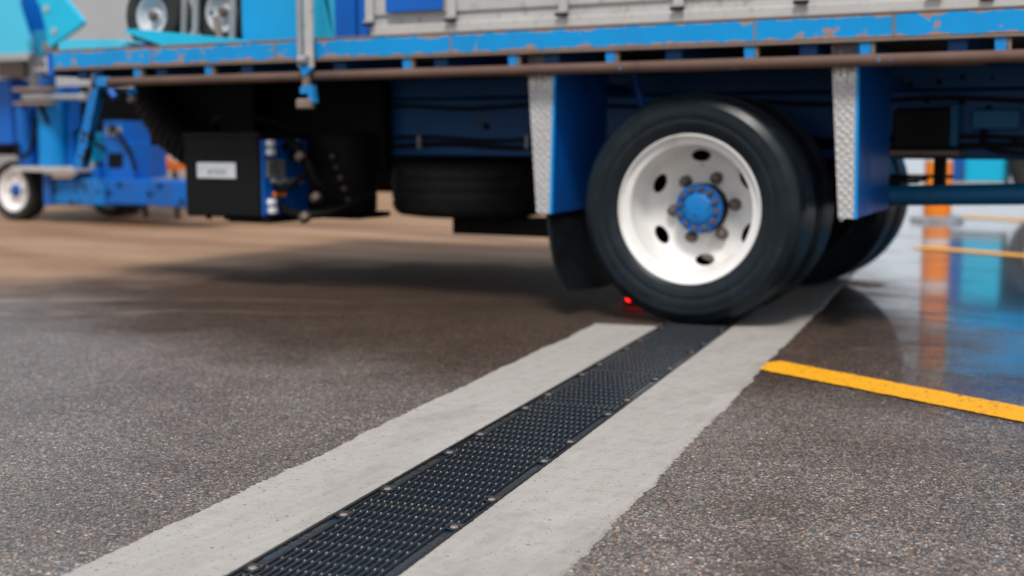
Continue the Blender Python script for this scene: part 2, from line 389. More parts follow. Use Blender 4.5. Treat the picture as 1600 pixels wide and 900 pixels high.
def bezier(pts, n=24):
    """Catmull-Rom through points"""
    P = [Vector(p) for p in pts]; P = [P[0] * 2 - P[1]] + P + [P[-1] * 2 - P[-2]]; out = []
    for i in range(1, len(P) - 2):
        for k in range(n):
            t = k / n; a, b, c, d = P[i - 1:i + 3]
            out.append(.5 * ((2 * b) + (c - a) * t + (2 * a - 5 * b + 4 * c - d) * t * t + (3 * b - a - 3 * c + d) * t ** 3))
    out.append(P[-2]); return out
def tag(o, label=None, cat=None, group=None, kind=None):
    if label: o['label'] = label
    if cat: o['category'] = cat
    if group: o['group'] = group
    if kind: o['kind'] = kind
    return o
def thing(name, label, cat, loc=(0, 0, 0), group=None):
    o = bpy.data.objects.new(name, None); COL.objects.link(o); o.location = loc; o.empty_display_size = .1
    return tag(o, label, cat, group)
def share(src, name, parent, mat4=None):
    o = src.copy(); o.name = name; COL.objects.link(o); o.parent = parent
    if mat4 is not None: o.matrix_local = mat4
    return o
def text_mesh(txt, size, mat, parent, origin, xdir, updir, name):
    cu = bpy.data.curves.new('t', 'FONT'); cu.body = txt; cu.size = size; cu.extrude = .0006; cu.resolution_u = 3
    t = bpy.data.objects.new('t', cu); COL.objects.link(t)
    dg = bpy.context.evaluated_depsgraph_get()
    me = bpy.data.meshes.new_from_object(t.evaluated_get(dg)); bpy.data.objects.remove(t)
    x, u = Vector(xdir), Vector(updir); nn = x.cross(u)
    m = Matrix((x, u, nn)).transposed().to_4x4(); m.translation = Vector(origin) - (root_loc(parent) if parent else Vector())
    me.transform(m); me.materials.clear(); me.materials.append(M[mat])
    o = bpy.data.objects.new(name, me); COL.objects.link(o); o.parent = parent; return o

# ================================================================== THE SETTING
# ground: one sheet with the slit of the drain cut out
S0, S1, HW = -6.0, 9.0, .1165
b = MB(); G = 400
inn = [ch(S0, -HW), ch(S0, HW), ch(S1, HW), ch(S1, -HW)]; out = [(-G, -G, 0), (G, -G, 0), (G, G, 0), (-G, G, 0)]
b.add(out + inn, [(0, 1, 5, 4), (1, 2, 6, 5), (2, 3, 7, 6), (3, 0, 4, 7)])
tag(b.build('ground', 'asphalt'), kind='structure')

# concrete strips on both sides of the grate, ragged outer edge
def strip(side, s0, s1, name, blunt=False):
    n = int((s1 - s0) / .007); vs = []; fs = []
    rng = random.Random(5 + side); j = 0; j2 = 0
    for i in range(n + 1):
        sv = s0 + (s1 - s0) * i / n
        j += (rng.random() - .5) * .006 - j * .12; j2 += (rng.random() - .5) * .003 - j2 * .05
        to = side * (.333 + j * .75 + .001 * math.sin(sv * 3.1 + side) + j2 * .5 + (rng.random() - .5) * .003)
        ti = side * (.1172 + abs(rng.gauss(0, .0007)))
        e = 0.0
        if blunt and i == n: e = 0
        vs += [ch(sv, to + side * .004, .0005), ch(sv, to, .0042 + rng.random() * .0008), ch(sv, ti + side * .004, .0048), ch(sv, ti, .0038), ch(sv, ti, -.03)]
        if i:
            for k in range(4): fs.append(((i - 1) * 5 + k, (i - 1) * 5 + k + 1, i * 5 + k + 1, i * 5 + k))
    m = MB().add(vs, fs); return tag(m.build(name, 'concrete'), kind='structure')
strip(-1, S0, -.10, 'concrete_strip'); strip(1, S0, 4.5, 'concrete_strip')

# trough of the drain
t = MB()
for sd_ in (-1, 1): t.add([ch(S0, sd_ * .1166, -.002), ch(S1, sd_ * .1166, -.002), ch(S1, sd_ * .1166, -.14), ch(S0, sd_ * .1166, -.14)], [(0, 1, 2, 3)])
t.add([ch(S0, -.1166, -.14), ch(S1, -.1166, -.14), ch(S1, .1166, -.14), ch(S0, .1166, -.14)], [(0, 1, 2, 3)])
tag(t.build('drain_trough', 'darksteel'), kind='structure')

# painted yellow lines
def line(name, p0, p1, wd, z=.0042):
    p0, p1 = Vector((*p0, z)), Vector((*p1, z)); d = (p1 - p0); L = d.length; d /= L; nrm = Vector((-d.y, d.x, 0))
    n = max(8, int(L / .012)); vs = []; fs = []; rng = random.Random(int(L * 100))
    for i in range(n + 1):
        p = p0 + d * (L * i / n)
        a, c = wd / 2 + rng.gauss(0, .0018), wd / 2 + rng.gauss(0, .0018)
        vs += [p + nrm * a, p - nrm * c]
        if i: fs.append((2 * i - 2, 2 * i - 1, 2 * i + 1, 2 * i))
    return tag(MB().add(vs, fs).build(name, 'yellow'), kind='structure')
line('yellow_line', (.405, -.640), (3.6, -2.26), .145)
line('yellow_line', (-.30, 6.98), (3.2, 4.70), .22)
line('yellow_line', (.02, 3.62), (3.4, 1.95), .16)
line('yellow_line', (.105, 1.60), (.26, 1.50), .12)

# ------------------------------------------------------------------ drain grate sections
SL = .456
def grate_meshes():
    def L(sv, tv, z): return Vector((tv, sv, z))
    g = {}
    fr = MB()                                           # flat side plates with a thin raised lip
    for sd_ in (-1, 1):
        fr.box(sd_ * .1115, sd_ * .1155, .002, SL - .002, -.02, .0045, .001)
        fr.box(sd_ * .0925, sd_ * .1110, .115, SL - .115, -.02, .0005, .001)
    for e in (0, 1): fr.box(-.111, .111, .001 + e * (SL - .0055), .0045 + e * (SL - .0055), -.02, -.0008, .0005)
    g['frame'] = fr.mesh('frame')
    g['bed'] = MB().box(-.111, .111, .007, SL - .007, -.03, -.0012, 0).mesh('bed')
    g['bar'] = MB().prism([(-.0020, -.003), (.0020, -.003), (.0017, .0028), (.0009, .0038), (-.0009, .0038), (-.0017, .0028)], .004, SL - .004).mesh('bar')
    g['short'] = MB().prism([(-.0021, -.003), (.0021, -.003), (.0018, .0026), (.0009, .0038), (-.0009, .0038), (-.0018, .0026)], .004, .062).mesh('bar')
    st = MB(); rng = random.Random(3)
    pitch = .0128
    RUNG = .0432; nx = int((SL - .02) / RUNG)
    for i in range(nx + 1):                              # rungs between the bars, each with its rounded stud
        sv = .012 + i * RUNG
        wide = sv < .075 or sv > SL - .075
        st.box(-.09 if not wide else -.110, .09 if not wide else .110, sv - .0022, sv + .0022, -.003, -.0004, 0)
        for k in range(-7 if not wide else -8, 7 if not wide else 8):
            tx = (k + .5) * pitch
            st.lathe([(.0032, -.0010), (.0030, .0010), (.0021, .0026), (.0009, .0033), (0, .0035)], 8, Matrix.Translation((tx + rng.gauss(0, .0003), sv, 0)))
    g['studs'] = st.mesh('stud_grid')
    em = MB()                                            # cast lettering-like ridges on the side plates
    for sd_ in (-1, 1):
        sv = .125
        while sv < SL - .14:
            hgt = rng.choice((.011, .014, .014)); t0 = sd_ * .1018
            if rng.random() > .12:
                em.prism([(t0 - hgt / 2, .0003), (t0 + hgt / 2, .0003), (t0 + hgt / 2, .0022), (t0 - hgt / 2, .0022)], sv, sv + .0024)
                if rng.random() > .5: em.prism([(t0 - .001, .0003), (t0 + .001, .0003), (t0 + .001, .0021), (t0 - .001, .0021)], sv + .0024, sv + .006)
            sv += rng.choice((.006, .008, .0095))
    g['emboss'] = em.mesh('raised_pattern')
    hd = MB().lathe([(.0, -.0005), (.0066, -.0005), (.0070, .0008), (.0070, .0020), (.006, .0030), (0, .0032)], 14); g['bolt'] = hd.mesh('bolt')
    wa = MB().lathe([(.0085, .0), (.0150, .0), (.0158, .002), (.0150, .0044), (.0136, .0036), (.0105, .0006)], 18); g['ring'] = wa.mesh('bolt_recess')
    for k, me in g.items():
        me.materials.append(M['gratebed'] if k in ('bed',) else M['bolt'] if k == 'bolt' else M['stud'] if k in ('studs', 'emboss') else M['grate'])
    return g
GM = grate_meshes()
ords = ['first', 'second', 'third', 'fourth', 'fifth', 'sixth', 'seventh', 'eighth', 'ninth']
JS = -2.306                                              # one joint, measured along the drain
k0 = int(math.floor((JS + 2.95) / SL)) + 1
starts = [JS + SL * i for i in range(-2, 8)]
vis = 0
for i, s0 in enumerate(starts):
    p = ch(s0, 0, 0); rz = CH_ANG
    if i == 0: lab = 'black ribbed drain grate section in front of the one at the bottom picture edge'
    elif i == 1: lab = 'black ribbed drain grate section at the bottom picture edge, nearest the camera'
    elif i == 5: lab = 'black ribbed drain grate section just in front of the big tyre'
    elif i == 6: lab = 'black ribbed drain grate section that the big tyre stands on'
    elif i > 6: lab = f'black ribbed drain grate section under the truck, {ords[i - 7]} one behind the big tyre'
    else: lab = f'black ribbed drain grate section, {ords[i - 1]} one counted from the bottom picture edge'
    t = thing('drain_grate', lab, 'drain grate', p, 'grate sections along the drain'); t.rotation_euler.z = rz
    def put(me, name, loc=(0, 0, 0), rot=0):
        o = bpy.data.objects.new(name, me); COL.objects.link(o); o.parent = t; o.location = loc; o.rotation_euler.z = rot; return o
    put(GM['frame'], 'frame'); put(GM['bed'], 'bed'); tag(put(GM['emboss'], 'raised_pattern'), kind='stuff')
    tag(put(GM['studs'], 'stud_grid'), kind='stuff')
    for k in range(-7, 8): put(GM['bar'], 'bar', (k * .0128, 0, 0))
    for k in (-8, 8):
        put(GM['short'], 'bar', (k * .0128, 0, 0)); put(GM['short'], 'bar', (k * .0128, SL - .066, 0))
    for sd_ in (-1, 1):
        for sv in (.085, SL - .085):
            r = put(GM['ring'], 'bolt_recess', (sd_ * .1000, sv, 0)); bo = put(GM['bolt'], 'bolt', (sd_ * .1000, sv, 0))

# ================================================================== THE TRUCK
truck = thing('flatbed_truck', 'blue flatbed truck with rusty side rail and twin rear wheels parked across the drain', 'truck', (0, 0, 0))
UF = 4.2                                                 # deck runs on past the picture to the right
def T(mb, name, mat, parent=None): return mb.build(name, mat, parent or truck)
def B(*a, **k): return MB().box(*a, **k)
# deck
T(B(-2.93, UF, -.058, 1.98, .945, .996, .004), 'deck_floor', 'deckwood')
rail = T(B(-2.93, UF, -.092, -.060, .930, 1.003, .004), 'side_rail', 'rail')
T(B(-2.93, UF, -.094, -.052, 1.0035, 1.0085, .001), 'rail_lip', 'brownsteel', rail)
T(B(-2.93, UF, -.094, -.062, .9215, .9295, .002), 'rail_flange', 'brownsteel', rail)
for u in (-2.36, -1.72, -.93, .19, .62, 1.02, 1.9, 2.7):  # welded seams that show as brown vertical lines
    T(B(u - .004, u + .004, -.0945, -.091, .932, 1.001, .001), 'weld_seam', 'brownsteel', rail)
T(B(-2.93, UF, 1.985, 2.02, .93, 1.003, .004), 'side_rail', 'rail')
T(B(-2.965, -2.934, -.09, 2.02, .90, 1.003, .004), 'rear_rail', 'blue')
T(MB().cyl((-2.63, -.09, .866), (UF, -.09, .866), .0185, segs=18), 'rope_rail', 'rust')
for u in (-2.065, -1.123, -.684, -.311, .171, .536, .926, 1.4, 1.9, 2.4, -2.45):
    T(MB().prism([(u - .018, .9205), (u + .018, .9205), (u + .015, .876), (u - .015, .876)], -.086, -.056), 'rail_bracket', 'bluechip')
    T(B(u + .018, u + .028, -.084, -.058, .872, .9205, .001), 'bracket_gusset', 'brownsteel')
for u in [-2.8 + .45 * i for i in range(15)]:
    T(B(u - .03, u + .03, -.05, 1.97, .885, .944, .004), 'cross_bearer', 'navy')
# chassis
for v in (.70, 1.25):
    T(B(-2.9, UF, v, v + .055, .556, .80, .006), 'chassis_rail', 'navy')
    T(B(-2.9, UF, v - .004, v + .06, .806, .884, .004), 'subframe', 'navy')
for u, z in ((-1.231, .682),):
    T(MB().cyl((u, .703, z), (u, .694, z), .015), 'chassis_hole_disc', 'black')  # black disc drawn as the dark of an open hole
for u, z, r_ in ((.70, .76, .014), (.79, .735, .012), (.86, .68, .014), (.62, .83, .012), (.70, .845, .01), (.52, .82, .012), (.88, .62, .012), (.58, .77, .016), (.8, .84, .008)):
    T(MB().cyl((u, .703, z), (u, .689, z), r_, segs=6, smooth=False), 'chassis_bolt', 'darksteel')
for u in (-2.6, -1.75, -.7, .75, 1.6, 2.6):
    T(B(u - .04, u + .04, .756, 1.249, .6, .74, .004), 'chassis_crossmember', 'navy')
T(B(.482, .672, .60, .697, .590, .738, .012), 'spring_hanger', 'darksteel')
T(B(.628, .664, .60, .66, .45, .568, .003), 'tube_hanger', 'black')
T(B(.475, .712, .585, .72, .569, .589, .004), 'hanger_plate', 'brownsteel')
T(B(.672, .70, .62, .697, .60, .75, .006), 'hanger_cheek', 'navyrust')
T(B(.775, .783, .692, .699, .565, .795, .001), 'chassis_seam', 'navyrust')
T(MB().cyl((.2, .61, .418), (2.8, .61, .500), .037, segs=24), 'guard_tube', 'navyrust')
T(MB().prism([(2.0, .44), (2.1, .44), (2.1, .80), (2.0, .80)], .66, .70), 'guard_tube_stay', 'navyrust')

# wheels -----------------------------------------------------------
WU, WZ = -.051, .392
def tyre_profile(grooves=True):
    pr_ = [(.246, .034), (.250, .020), (.262, .011), (.285, .0035), (.300, .0012), (.3015, .0020), (.303, .0010), (.328, 0), (.349, .0035), (.3505, .0032), (.352, .0047), (.370, .0125), (.3825, .024), (.3885, .040)]
    tread = [(.3895, .050)]
    if grooves:
        for c in (.066, .105, .144): tread += [(.390, c - .0065), (.379, c - .0048), (.379, c + .0048), (.390, c + .0065)]
    tread += [(.3895, .160)]
    return pr_ + tread + [(r, .21 - h) for r, h in reversed(pr_)]
AX = Matrix(((1, 0, 0), (0, 0, 1), (0, -1, 0))).to_4x4()           # local Z -> world +Y
AX = Matrix.Rotation(R(-90), 4, 'X')
def wheel_at(u, v, z): return Matrix.Translation((u, v, z)) @ AX
ty = MB().lathe(tyre_profile(), 120)
# flatten where it bears on the ground (local -Z world is local +Y here)
fl = []
for x, y, z in ty.v:
    zz = max(-WZ + .0052, -y)
    fl.append((x, -zz, z))
ty.v = fl
tyre_me = ty.mesh('tyre'); tyre_me.materials.append(M['tyre'])
rimp = [(.2475, .033), (.2515, .024), (.2535, .017), (.2515, .012), (.2475, .0125), (.2455, .017), (.2435, .025), (.238, .029), (.229, .031), (.2195, .034), (.2165, .039), (.2160, .050), (.2170, .056), (.2160, .090), (.2130, .120), (.2090, .142), (.2010, .156), (.193, .163), (.170, .173), (.148, .1805), (.142, .1795), (.138, .181), (.10, .181), (.07, .181)]
rimb = [(.07, .1855), (.150, .1855), (.198, .168), (.2155, .155), (.2245, .135), (.2265, .090), (.2275, .070), (.2335, .060), (.236, .050), (.2395, .040)]
rb = MB().lathe(rimp + rimb, 96, None, closed=True)
rim_src = bpy.data.objects.new('rimsrc', rb.mesh('rimsrc')); COL.objects.link(rim_src)
cut = MB()
for k in range(6):
    a = R(-93 + 60 * k); c0 = Vector((math.cos(a), math.sin(a), 0)) * .180; tg = Vector((-math.sin(a), math.cos(a), 0)); rd = c0.normalized()
    n = 24; ring = []
    for zz in (.12, .23):
        for q in range(n):
            ph = 2 * math.pi * q / n; ring.append(c0 + tg * .036 * math.cos(ph) + rd * .020 * math.sin(ph) + Vector((0, 0, zz)))
    cut.add(ring, [tuple(range(n)), tuple(range(2 * n - 1, n - 1, -1))] + [(q, (q + 1) % n, (q + 1) % n + n, q + n) for q in range(n)])
cut_o = bpy.data.objects.new('cut', cut.mesh('cut')); COL.objects.link(cut_o)
bo_ = rim_src.modifiers.new('b', 'BOOLEAN'); bo_.operation = 'DIFFERENCE'; bo_.object = cut_o; bo_.solver = 'EXACT'
rim_me = bpy.data.meshes.new_from_object(rim_src.evaluated_get(bpy.context.evaluated_depsgraph_get())); rim_me.name = 'rim'
bpy.data.objects.remove(rim_src); bpy.data.objects.remove(cut_o)
rim_me.materials.clear(); rim_me.materials.append(M['whiteRim'])
for p in rim_me.polygons: p.use_smooth = True
rim_me.set_sharp_from_angle(angle=R(35))
back_rim_me = MB().lathe([(.2475, .176), (.2535, .196), (.249, .199), (.237, .18), (.233, .15), (.226, .075)], 64).mesh('barrel'); back_rim_me.materials.append(M['darksteel'])
hub_me = MB().lathe([(.0535, .1155), (.055, .1165), (.082, .117), (.0845, .1195), (.0845, .130)], 40).mesh('hub_flange'); hub_me.materials.append(M['hubdark'])
cap_me = MB().lathe([(0, .104), (.020, .1045), (.040, .108), (.0495, .112), (.0530, .1155)], 40).mesh('hub_cap'); cap_me.materials.append(M['hubblue'])
hubb_me = MB().lathe([(.083, .1305), (.0865, .133), (.0865, .182)], 40).mesh('hub_body'); hubb_me.materials.append(M['darksteel'])
hubbolt_me = MB().lathe([(0, .1045), (.0080, .105), (.0096, .107), (.0105, .117), (.0105, .1175)], 6, smooth=False).mesh('hub_bolt'); hubbolt_me.materials.append(M['nut'])
nut_me = MB().lathe([(0, .146), (.009, .1465), (.0145, .150), (.0178, .155), (.0185, .174), (.0215, .176), (.0225, .1815)], 12).mesh('lug_nut'); nut_me.materials.append(M['nut'])

def make_wheel(v, flip, full, label=None):
    """one wheel; flip turns its outer face to the far side"""
    m = wheel_at(WU, v, WZ)
    if flip: m = Matrix.Translation((WU, v + .21, WZ)) @ Matrix.Rotation(R(180), 4, 'Z') @ AX
    wh = bpy.data.objects.new('wheel', rim_me); COL.objects.link(wh); wh.parent = truck; wh.matrix_local = m
    if label: wh['label'] = label
    def sub(me, name, mm=None):
        o = bpy.data.objects.new(name, me); COL.objects.link(o); o.parent = wh
        if mm is not None: o.matrix_local = mm
        return o
    sub(tyre_me, 'tyre'); sub(back_rim_me, 'barrel')
    if full:
        sub(hub_me, 'hub_flange'); sub(cap_me, 'hub_cap'); sub(hubb_me, 'hub_body')
        for k in range(12): sub(hubbolt_me, 'hub_bolt', Matrix.Translation((math.cos(R(30 * k + 8)) * .0685, math.sin(R(30 * k + 8)) * .0685, 0)))
        for k in range(6): sub(nut_me, 'lug_nut', Matrix.Translation((math.cos(R(60 * k - 7)) * .1115, math.sin(R(60 * k - 7)) * .1115, 0)))
    return wh
make_wheel(-.04, False, True, 'white wheel with blue hub and black tyre')
for wv in ((.205, True), (1.275, False)):
    wi = make_wheel(*wv, False); wi.material_slots[0].link = 'OBJECT'; wi.material_slots[0].material = M['darksteel']  # inner rims coloured dark to give the shade behind the vent holes
make_wheel(1.52, True, True)
T(MB().cyl((WU, .16, WZ), (WU, 1.6, WZ), .055), 'axle', 'darksteel')
T(MB().lathe([(0, -.15), (.08, -.145), (.14, -.09), (.165, 0), (.14, .09), (.08, .145), (0, .15)], 28, Matrix.Translation((WU, .9, WZ))), 'differential', 'darksteel')
for v in (.62, 1.33):
    for j, L in enumerate((.62, .52, .42, .32)):
        T(B(WU - L, WU + L, v, v + .06, .47 - j * .016, .484 - j * .016, .002), 'leaf_spring', 'darksteel')

# air lines, clips and brake chambers along the chassis
for j, (v, z) in enumerate(((.685, .60), (.683, .63), (.685, .765))):
    T(MB().tube([(-2.4 + .11 * i, v - .004 * (i % 3), z + .009 * math.sin(i * .9 + j)) for i in range(58)], .008 if j else .011, 8), 'air_line', 'darksteel')
for u in (-1.55, -1.02, -.62, .56, .95, 1.4): T(B(u - .008, u + .008, .664, .698, .588, .645, .002), 'line_clip', 'steel')
for u in (-.36, .28):
    T(MB().cyl((u, .52, .46), (u + .12, .52, .49), .075, segs=24), 'brake_chamber', 'darksteel')
    T(MB().tube(bezier([(u + .06, .53, .53), (u + .02, .56, .60), (u + .1, .64, .64), (u + .2, .68, .63)], 6), .009, 8), 'brake_hose', 'black')
T(B(.74, .90, .655, .698, .66, .73, .006), 'valve_block', 'navyrust')
T(MB().tube(bezier([(.78, .66, .66), (.80, .62, .60), (.95, .62, .58), (1.2, .66, .62)], 8), .010, 8), 'air_line', 'darksteel')
# mudguards --------------------------------------------------------
def guard(ut0, ut1, ub0, ub1, zt, zb, depth):
    T(MB().prism([(ut0, zt), (ut1, zt), (ub1, zb), (ub0, zb)], -.034, -.028), 'checker_plate', 'checker')
    e = MB()     # the side panel running inwards from the plate's right edge
    x0, x1 = ut1, ub1
    e.add([(x0 - .012, -.027, zt), (x0 + .002, -.027, zt), (x0 + .002, depth, zt), (x0 - .012, depth, zt),
           (x1 - .012, -.027, zb), (x1 + .002, -.027, zb), (x1 + .002, depth, zb + .01), (x1 - .012, depth, zb + .01)],
          [(0, 1, 2, 3), (7, 6, 5, 4), (0, 4, 5, 1), (1, 5, 6, 2), (2, 6, 7, 3), (3, 7, 4, 0)])
    T(e, 'guard_panel', 'blue')
    T(MB().prism([(ut1 - .001, zt), (ut1 + .009, zt), (ub1 + .009, zb), (ub1 - .001, zb)], -.036, -.026), 'guard_edge', 'blueedge')
guard(-.655, -.548, -.615, -.562, .928, .366, .43)
guard(.417, .498, .456, .506, .928, .379, .455)
T(MB().tube([(-.44, .42, .88), (-.36, .44, .58)], .016), 'guard_stay', 'blue')
for u in (-.59, .48): T(B(u - .02, u + .02, .02, .68, .80, .84, .004), 'guard_arm', 'navy')
# mud flap: curved rubber sheet hanging behind the wheel
vs = []; fs = []
for i in range(13):
    f = i / 12; z = .372 - f * .282; u = -.585 + .085 * f ** 2.2 + .006 * math.sin(f * 5)
    for q in range(2):
        for v in (-.022, .14, .30, .455): vs.append((u + q * .012 + .012 * math.sin(v * 7) * f, v, z - .012 * math.sin(v * 4) * f * (i == 12)))
    if i:
        a, c = (i - 1) * 8, i * 8
        for k in range(3): fs += [(a + k, a + k + 1, c + k + 1, c + k), (a + 4 + k, c + 4 + k, c + 5 + k, a + 5 + k)]
        fs += [(a, c, c + 4, a + 4), (a + 3, a + 7, c + 7, c + 3)]
fs += [(96 + k, 97 + k, 101 + k, 100 + k) for k in range(3)] + [(k, k + 4, k + 5, k + 1) for k in range(3)]
T(MB().add(vs, fs, True), 'mud_flap', 'flap')

# spare wheel slung under the chassis ------------------------------
sp = MB().lathe([(.20, .0), (.27, -.004), (.33, .004), (.352, .022), (.362, .045), (.364, .060), (.357, .064), (.357, .072), (.364, .076), (.364, .110), (.356, .114), (.356, .123), (.364, .127), (.364, .160), (.357, .164), (.357, .172), (.364, .176), (.362, .195), (.352, .215), (.33, .232), (.27, .24), (.20, .236)], 72, Matrix.Translation((-1.43, .93, .292)))
T(sp, 'spare_tyre', 'oldtyre')
T(MB().lathe([(0, .10), (.14, .10), (.16, .03), (.205, .0), (.205, .235), (.16, .21)], 40, Matrix.Translation((-1.43, .93, .292))), 'spare_rim', 'darksteel')
T(B(-1.50, -1.0, .86, .98, .205, .286, .006), 'spare_carrier', 'darksteel')
T(B(-2.35, -.85, 1.36, 1.75, .36, .80, .04), 'dark_filler', 'black')  # black box added to close the bright gap above the spare
T(B(-1.02, -.96, .89, .95, .286, .62, .004), 'carrier_hanger', 'darksteel')

# black equipment box, connectors, hoses ---------------------------
box = T(B(-2.378, -1.975, .10, .46, .302, .648, .010), 'equipment_box', 'blackbox')
T(B(-2.384, -1.969, .094, .466, .628, .658, .008), 'box_lid', 'blackbox', box)
for u in (-2.30, -2.2, -2.12, -2.05): T(MB().cyl((u, .16, .286), (u, .16, .303), .013, segs=10), 'box_foot', 'darksteel', box)
T(B(-2.16, -1.94, .12, .40, .280, .3015, .004), 'box_tray', 'black', box)
pl = T(B(-2.302, -2.092, .0945, .0995, .464, .530, .002), 'name_plate', 'plate', box)
text_mesh('f', .052, 'bluetext', box, (-2.285, .0940, .478), (1, 0, 0), (0, 0, 1), 'plate_print')
text_mesh('antec', .050, 'platetext', box, (-2.245, .0940, .480), (1, 0, 0), (0, 0, 1), 'plate_print')
sp_ = T(B(-1.9745, -1.962, .115, .42, .31, .625, .003), 'connector_panel', 'blue', box)
def conn(v, z, dv=.036, dz=.03, du=.034):
    T(B(-1.962, -1.962 + du, v - dv / 2, v + dv / 2, z - dz / 2, z + dz / 2, .007), 'connector', 'whiteplastic', box)
for v, z in ((.145, .610), (.145, .574), (.145, .366), (.150, .332)): conn(v, z)
conn(.30, .612, .05, .03)
T(B(-1.9615, -1.955, .135, .255, .470, .545, .002), 'number_label', 'steel', box)
text_mesh('05', .07, 'darktext', box, (-1.9540, .142, .483), (0, 1, 0), (0, 0, 1), 'label_print')
T(B(-1.96, -1.945, .17, .245, .388, .408, .002), 'fuse_holder', 'orange', box)
for i in range(6): T(MB().cyl((-1.962, .17 + .035 * i, .455 - .008 * (i % 2)), (-1.94, .17 + .035 * i, .455 - .008 * (i % 2)), .012, segs=10), 'terminal', 'steel', box)
def hose(pts, r, mat='black', ribs=0, n=10, name='hose'): T(MB().tube(bezier(pts, n), r, 10, ribs), name, mat)
hose([(-1.95, .25, .60), (-1.86, .20, .605), (-1.80, .2, .54), (-1.76, .22, .45), (-1.70, .3, .38)], .020)
hose([(-1.95, .30, .56), (-1.88, .28, .55), (-1.83, .27, .47), (-1.80, .3, .36), (-1.72, .4, .33)], .024)
hose([(-1.94, .20, .35), (-1.88, .18, .325), (-1.80, .18, .318), (-1.70, .24, .33), (-1.6, .4, .40)], .018)
hose([(-1.95, .18, .43), (-1.90, .17, .42), (-1.85, .2, .46), (-1.80, .26, .52)], .012)
hose([(-2.36, .3, .655), (-2.33, .24, .70), (-2.24, .2, .722), (-2.1, .25, .72), (-1.95, .35, .66)], .010)
for p in ((-1.83, .185, .568), (-1.80, .165, .32), (-1.77, .205, .40)): T(MB().cyl(Vector(p), Vector(p) + Vector((.02, 0, -.025)), .026, segs=14), 'hose_clamp', 'nut')
T(MB().cyl((-1.90, .58, .30), (-1.90, .58, .66), .155, segs=32), 'air_tank', 'darksteel')
T(B(-2.05, -1.72, .45, .7, .285, .31, .006), 'tank_tray', 'black')
for i in range(5):
    T(MB().cyl((-1.76 - .02 * i, .42 + .015 * (i % 3), .36 + .045 * i), (-1.74 - .02 * i, .40, .375 + .045 * i), .012, segs=8), 'pipe_fitting', 'nut')
# added dark boxes that keep the space under the tail black; ribbed intake hose
T(B(-2.86, -1.70, .62, .69, .50, .88, .01), 'added_dark_panel', 'black')
T(B(-2.78, -2.44, .50, 1.3, .60, .885, .02), 'added_dark_box', 'black')
T(B(-2.925, -2.30, .47, .49, .60, .884, .004), 'added_dark_screen', 'black')
hose([(-2.86, .40, .86), (-2.80, .38, .78), (-2.68, .36, .66), (-2.55, .36, .58), (-2.45, .40, .52), (-2.36, .48, .50)], .085, 'black', .05, 8, 'intake_hose')
T(MB().cyl((-2.52, -.06, .815), (-2.52, -.03, .83), .016, segs=8), 'rope_hook', 'bluechip')
T(MB().cyl((-2.535, -.05, .79), (-2.50, -.05, .80), .012, segs=8), 'rope_hook', 'brownsteel')
# sloping tail stay, blotched with oil
vs = MB().prism([(-2.700, .928), (-2.655, .928), (-2.795, .505), (-2.850, .505)], -.075, -.035); T(vs, 'tail_stay', 'grimy')
T(MB().prism([(-2.712, .926), (-2.700, .926), (-2.735, .80), (-2.745, .80)], -.078, -.03), 'tail_stay_flange', 'brownsteel')
T(MB().cyl((-2.60, -.09, .835), (-2.57, -.09, .80), .016, segs=10), 'rail_end_lug', 'blue')
T(B(-2.66, -2.60, -.11, -.07, .845, .888, .006), 'rail_end_cap', 'bluechip')
# load binder hanging over the side rail
T(B(-1.590, -1.567, -.128, -.112, .90, 1.62, .003), 'binder_bar', 'steel')
T(B(-1.560, -1.520, -.124, -.108, .895, 1.62, .003), 'binder_bar', 'alu')
T(MB().cyl((-1.575, -.135, .925), (-1.535, -.135, .925), .018, segs=12), 'binder_pin', 'steel')
T(MB().prism([(-1.578, .90), (-1.545, .915), (-1.525, .885), (-1.555, .86)], -.135, -.105), 'binder_link', 'bluechip')
T(B(-1.568, -1.536, -.130, -.108, .815, .90, .004), 'binder_lever', 'brownsteel')
T(MB().prism([(-1.575, .825), (-1.52, .832), (-1.510, .765), (-1.535, .765), (-1.54, .80), (-1.575, .80)], -.132, -.104), 'binder_hook', 'bluechip')
T(B(-1.593, -1.52, -.140, -.105, .742, .780, .006), 'binder_block', 'brownsteel')

# aluminium drop sides ---------------------------------------------
D0 = -1.302
T(B(D0, UF, -.058, -.022, 1.009, 1.046, .004), 'drop_side_rail', 'alu')
T(B(D0, UF, -.042, -.024, 1.047, 1.078, .001), 'drop_side_groove', 'alu')
us = [-1.30, -.945, -.50, -.08, .33, .73, 1.15, 1.6, 2.05, 2.5, 2.95, 3.4, 3.85]
for a, c in zip(us[:-1], us[1:]):
    for z0, z1 in ((1.080, 1.172), (1.176, 1.268), (1.272, 1.364), (1.368, 1.46)):
        T(B(a + .002, c - .002, -.052, -.026, z0, z1, .006), 'drop_side_plank', 'alu')
for u in us:
    T(B(u - .018, u + .018, -.068, -.059, 1.05, 1.47, .003), 'drop_side_post', 'alu')
    T(B(u - .022, u + .022, -.076, -.0685, 1.046, 1.066, .002), 'side_latch', 'steel')
    T(MB().cyl((u - .024, -.074, 1.052), (u + .024, -.074, 1.052), .006, segs=8), 'latch_pin', 'darksteel')
T(B(.86, .90, -.072, -.059, 1.03, 1.2, .003), 'side_hinge', 'darksteel')
T(B(D0, UF, 1.96, 1.99, 1.009, 1.46, .004), 'drop_side_far', 'alu')
T(B(-1.222, -.975, -.0745, -.0695, 1.090, 1.46, .002), 'blue_side_sheet', 'blue')
for u0, u1 in ((-1.527, -1.430), (-1.419, -1.378)):
    T(B(u0, u1, .03, .09, 1.0, 1.55, .004), 'stake_post', M['blue'])

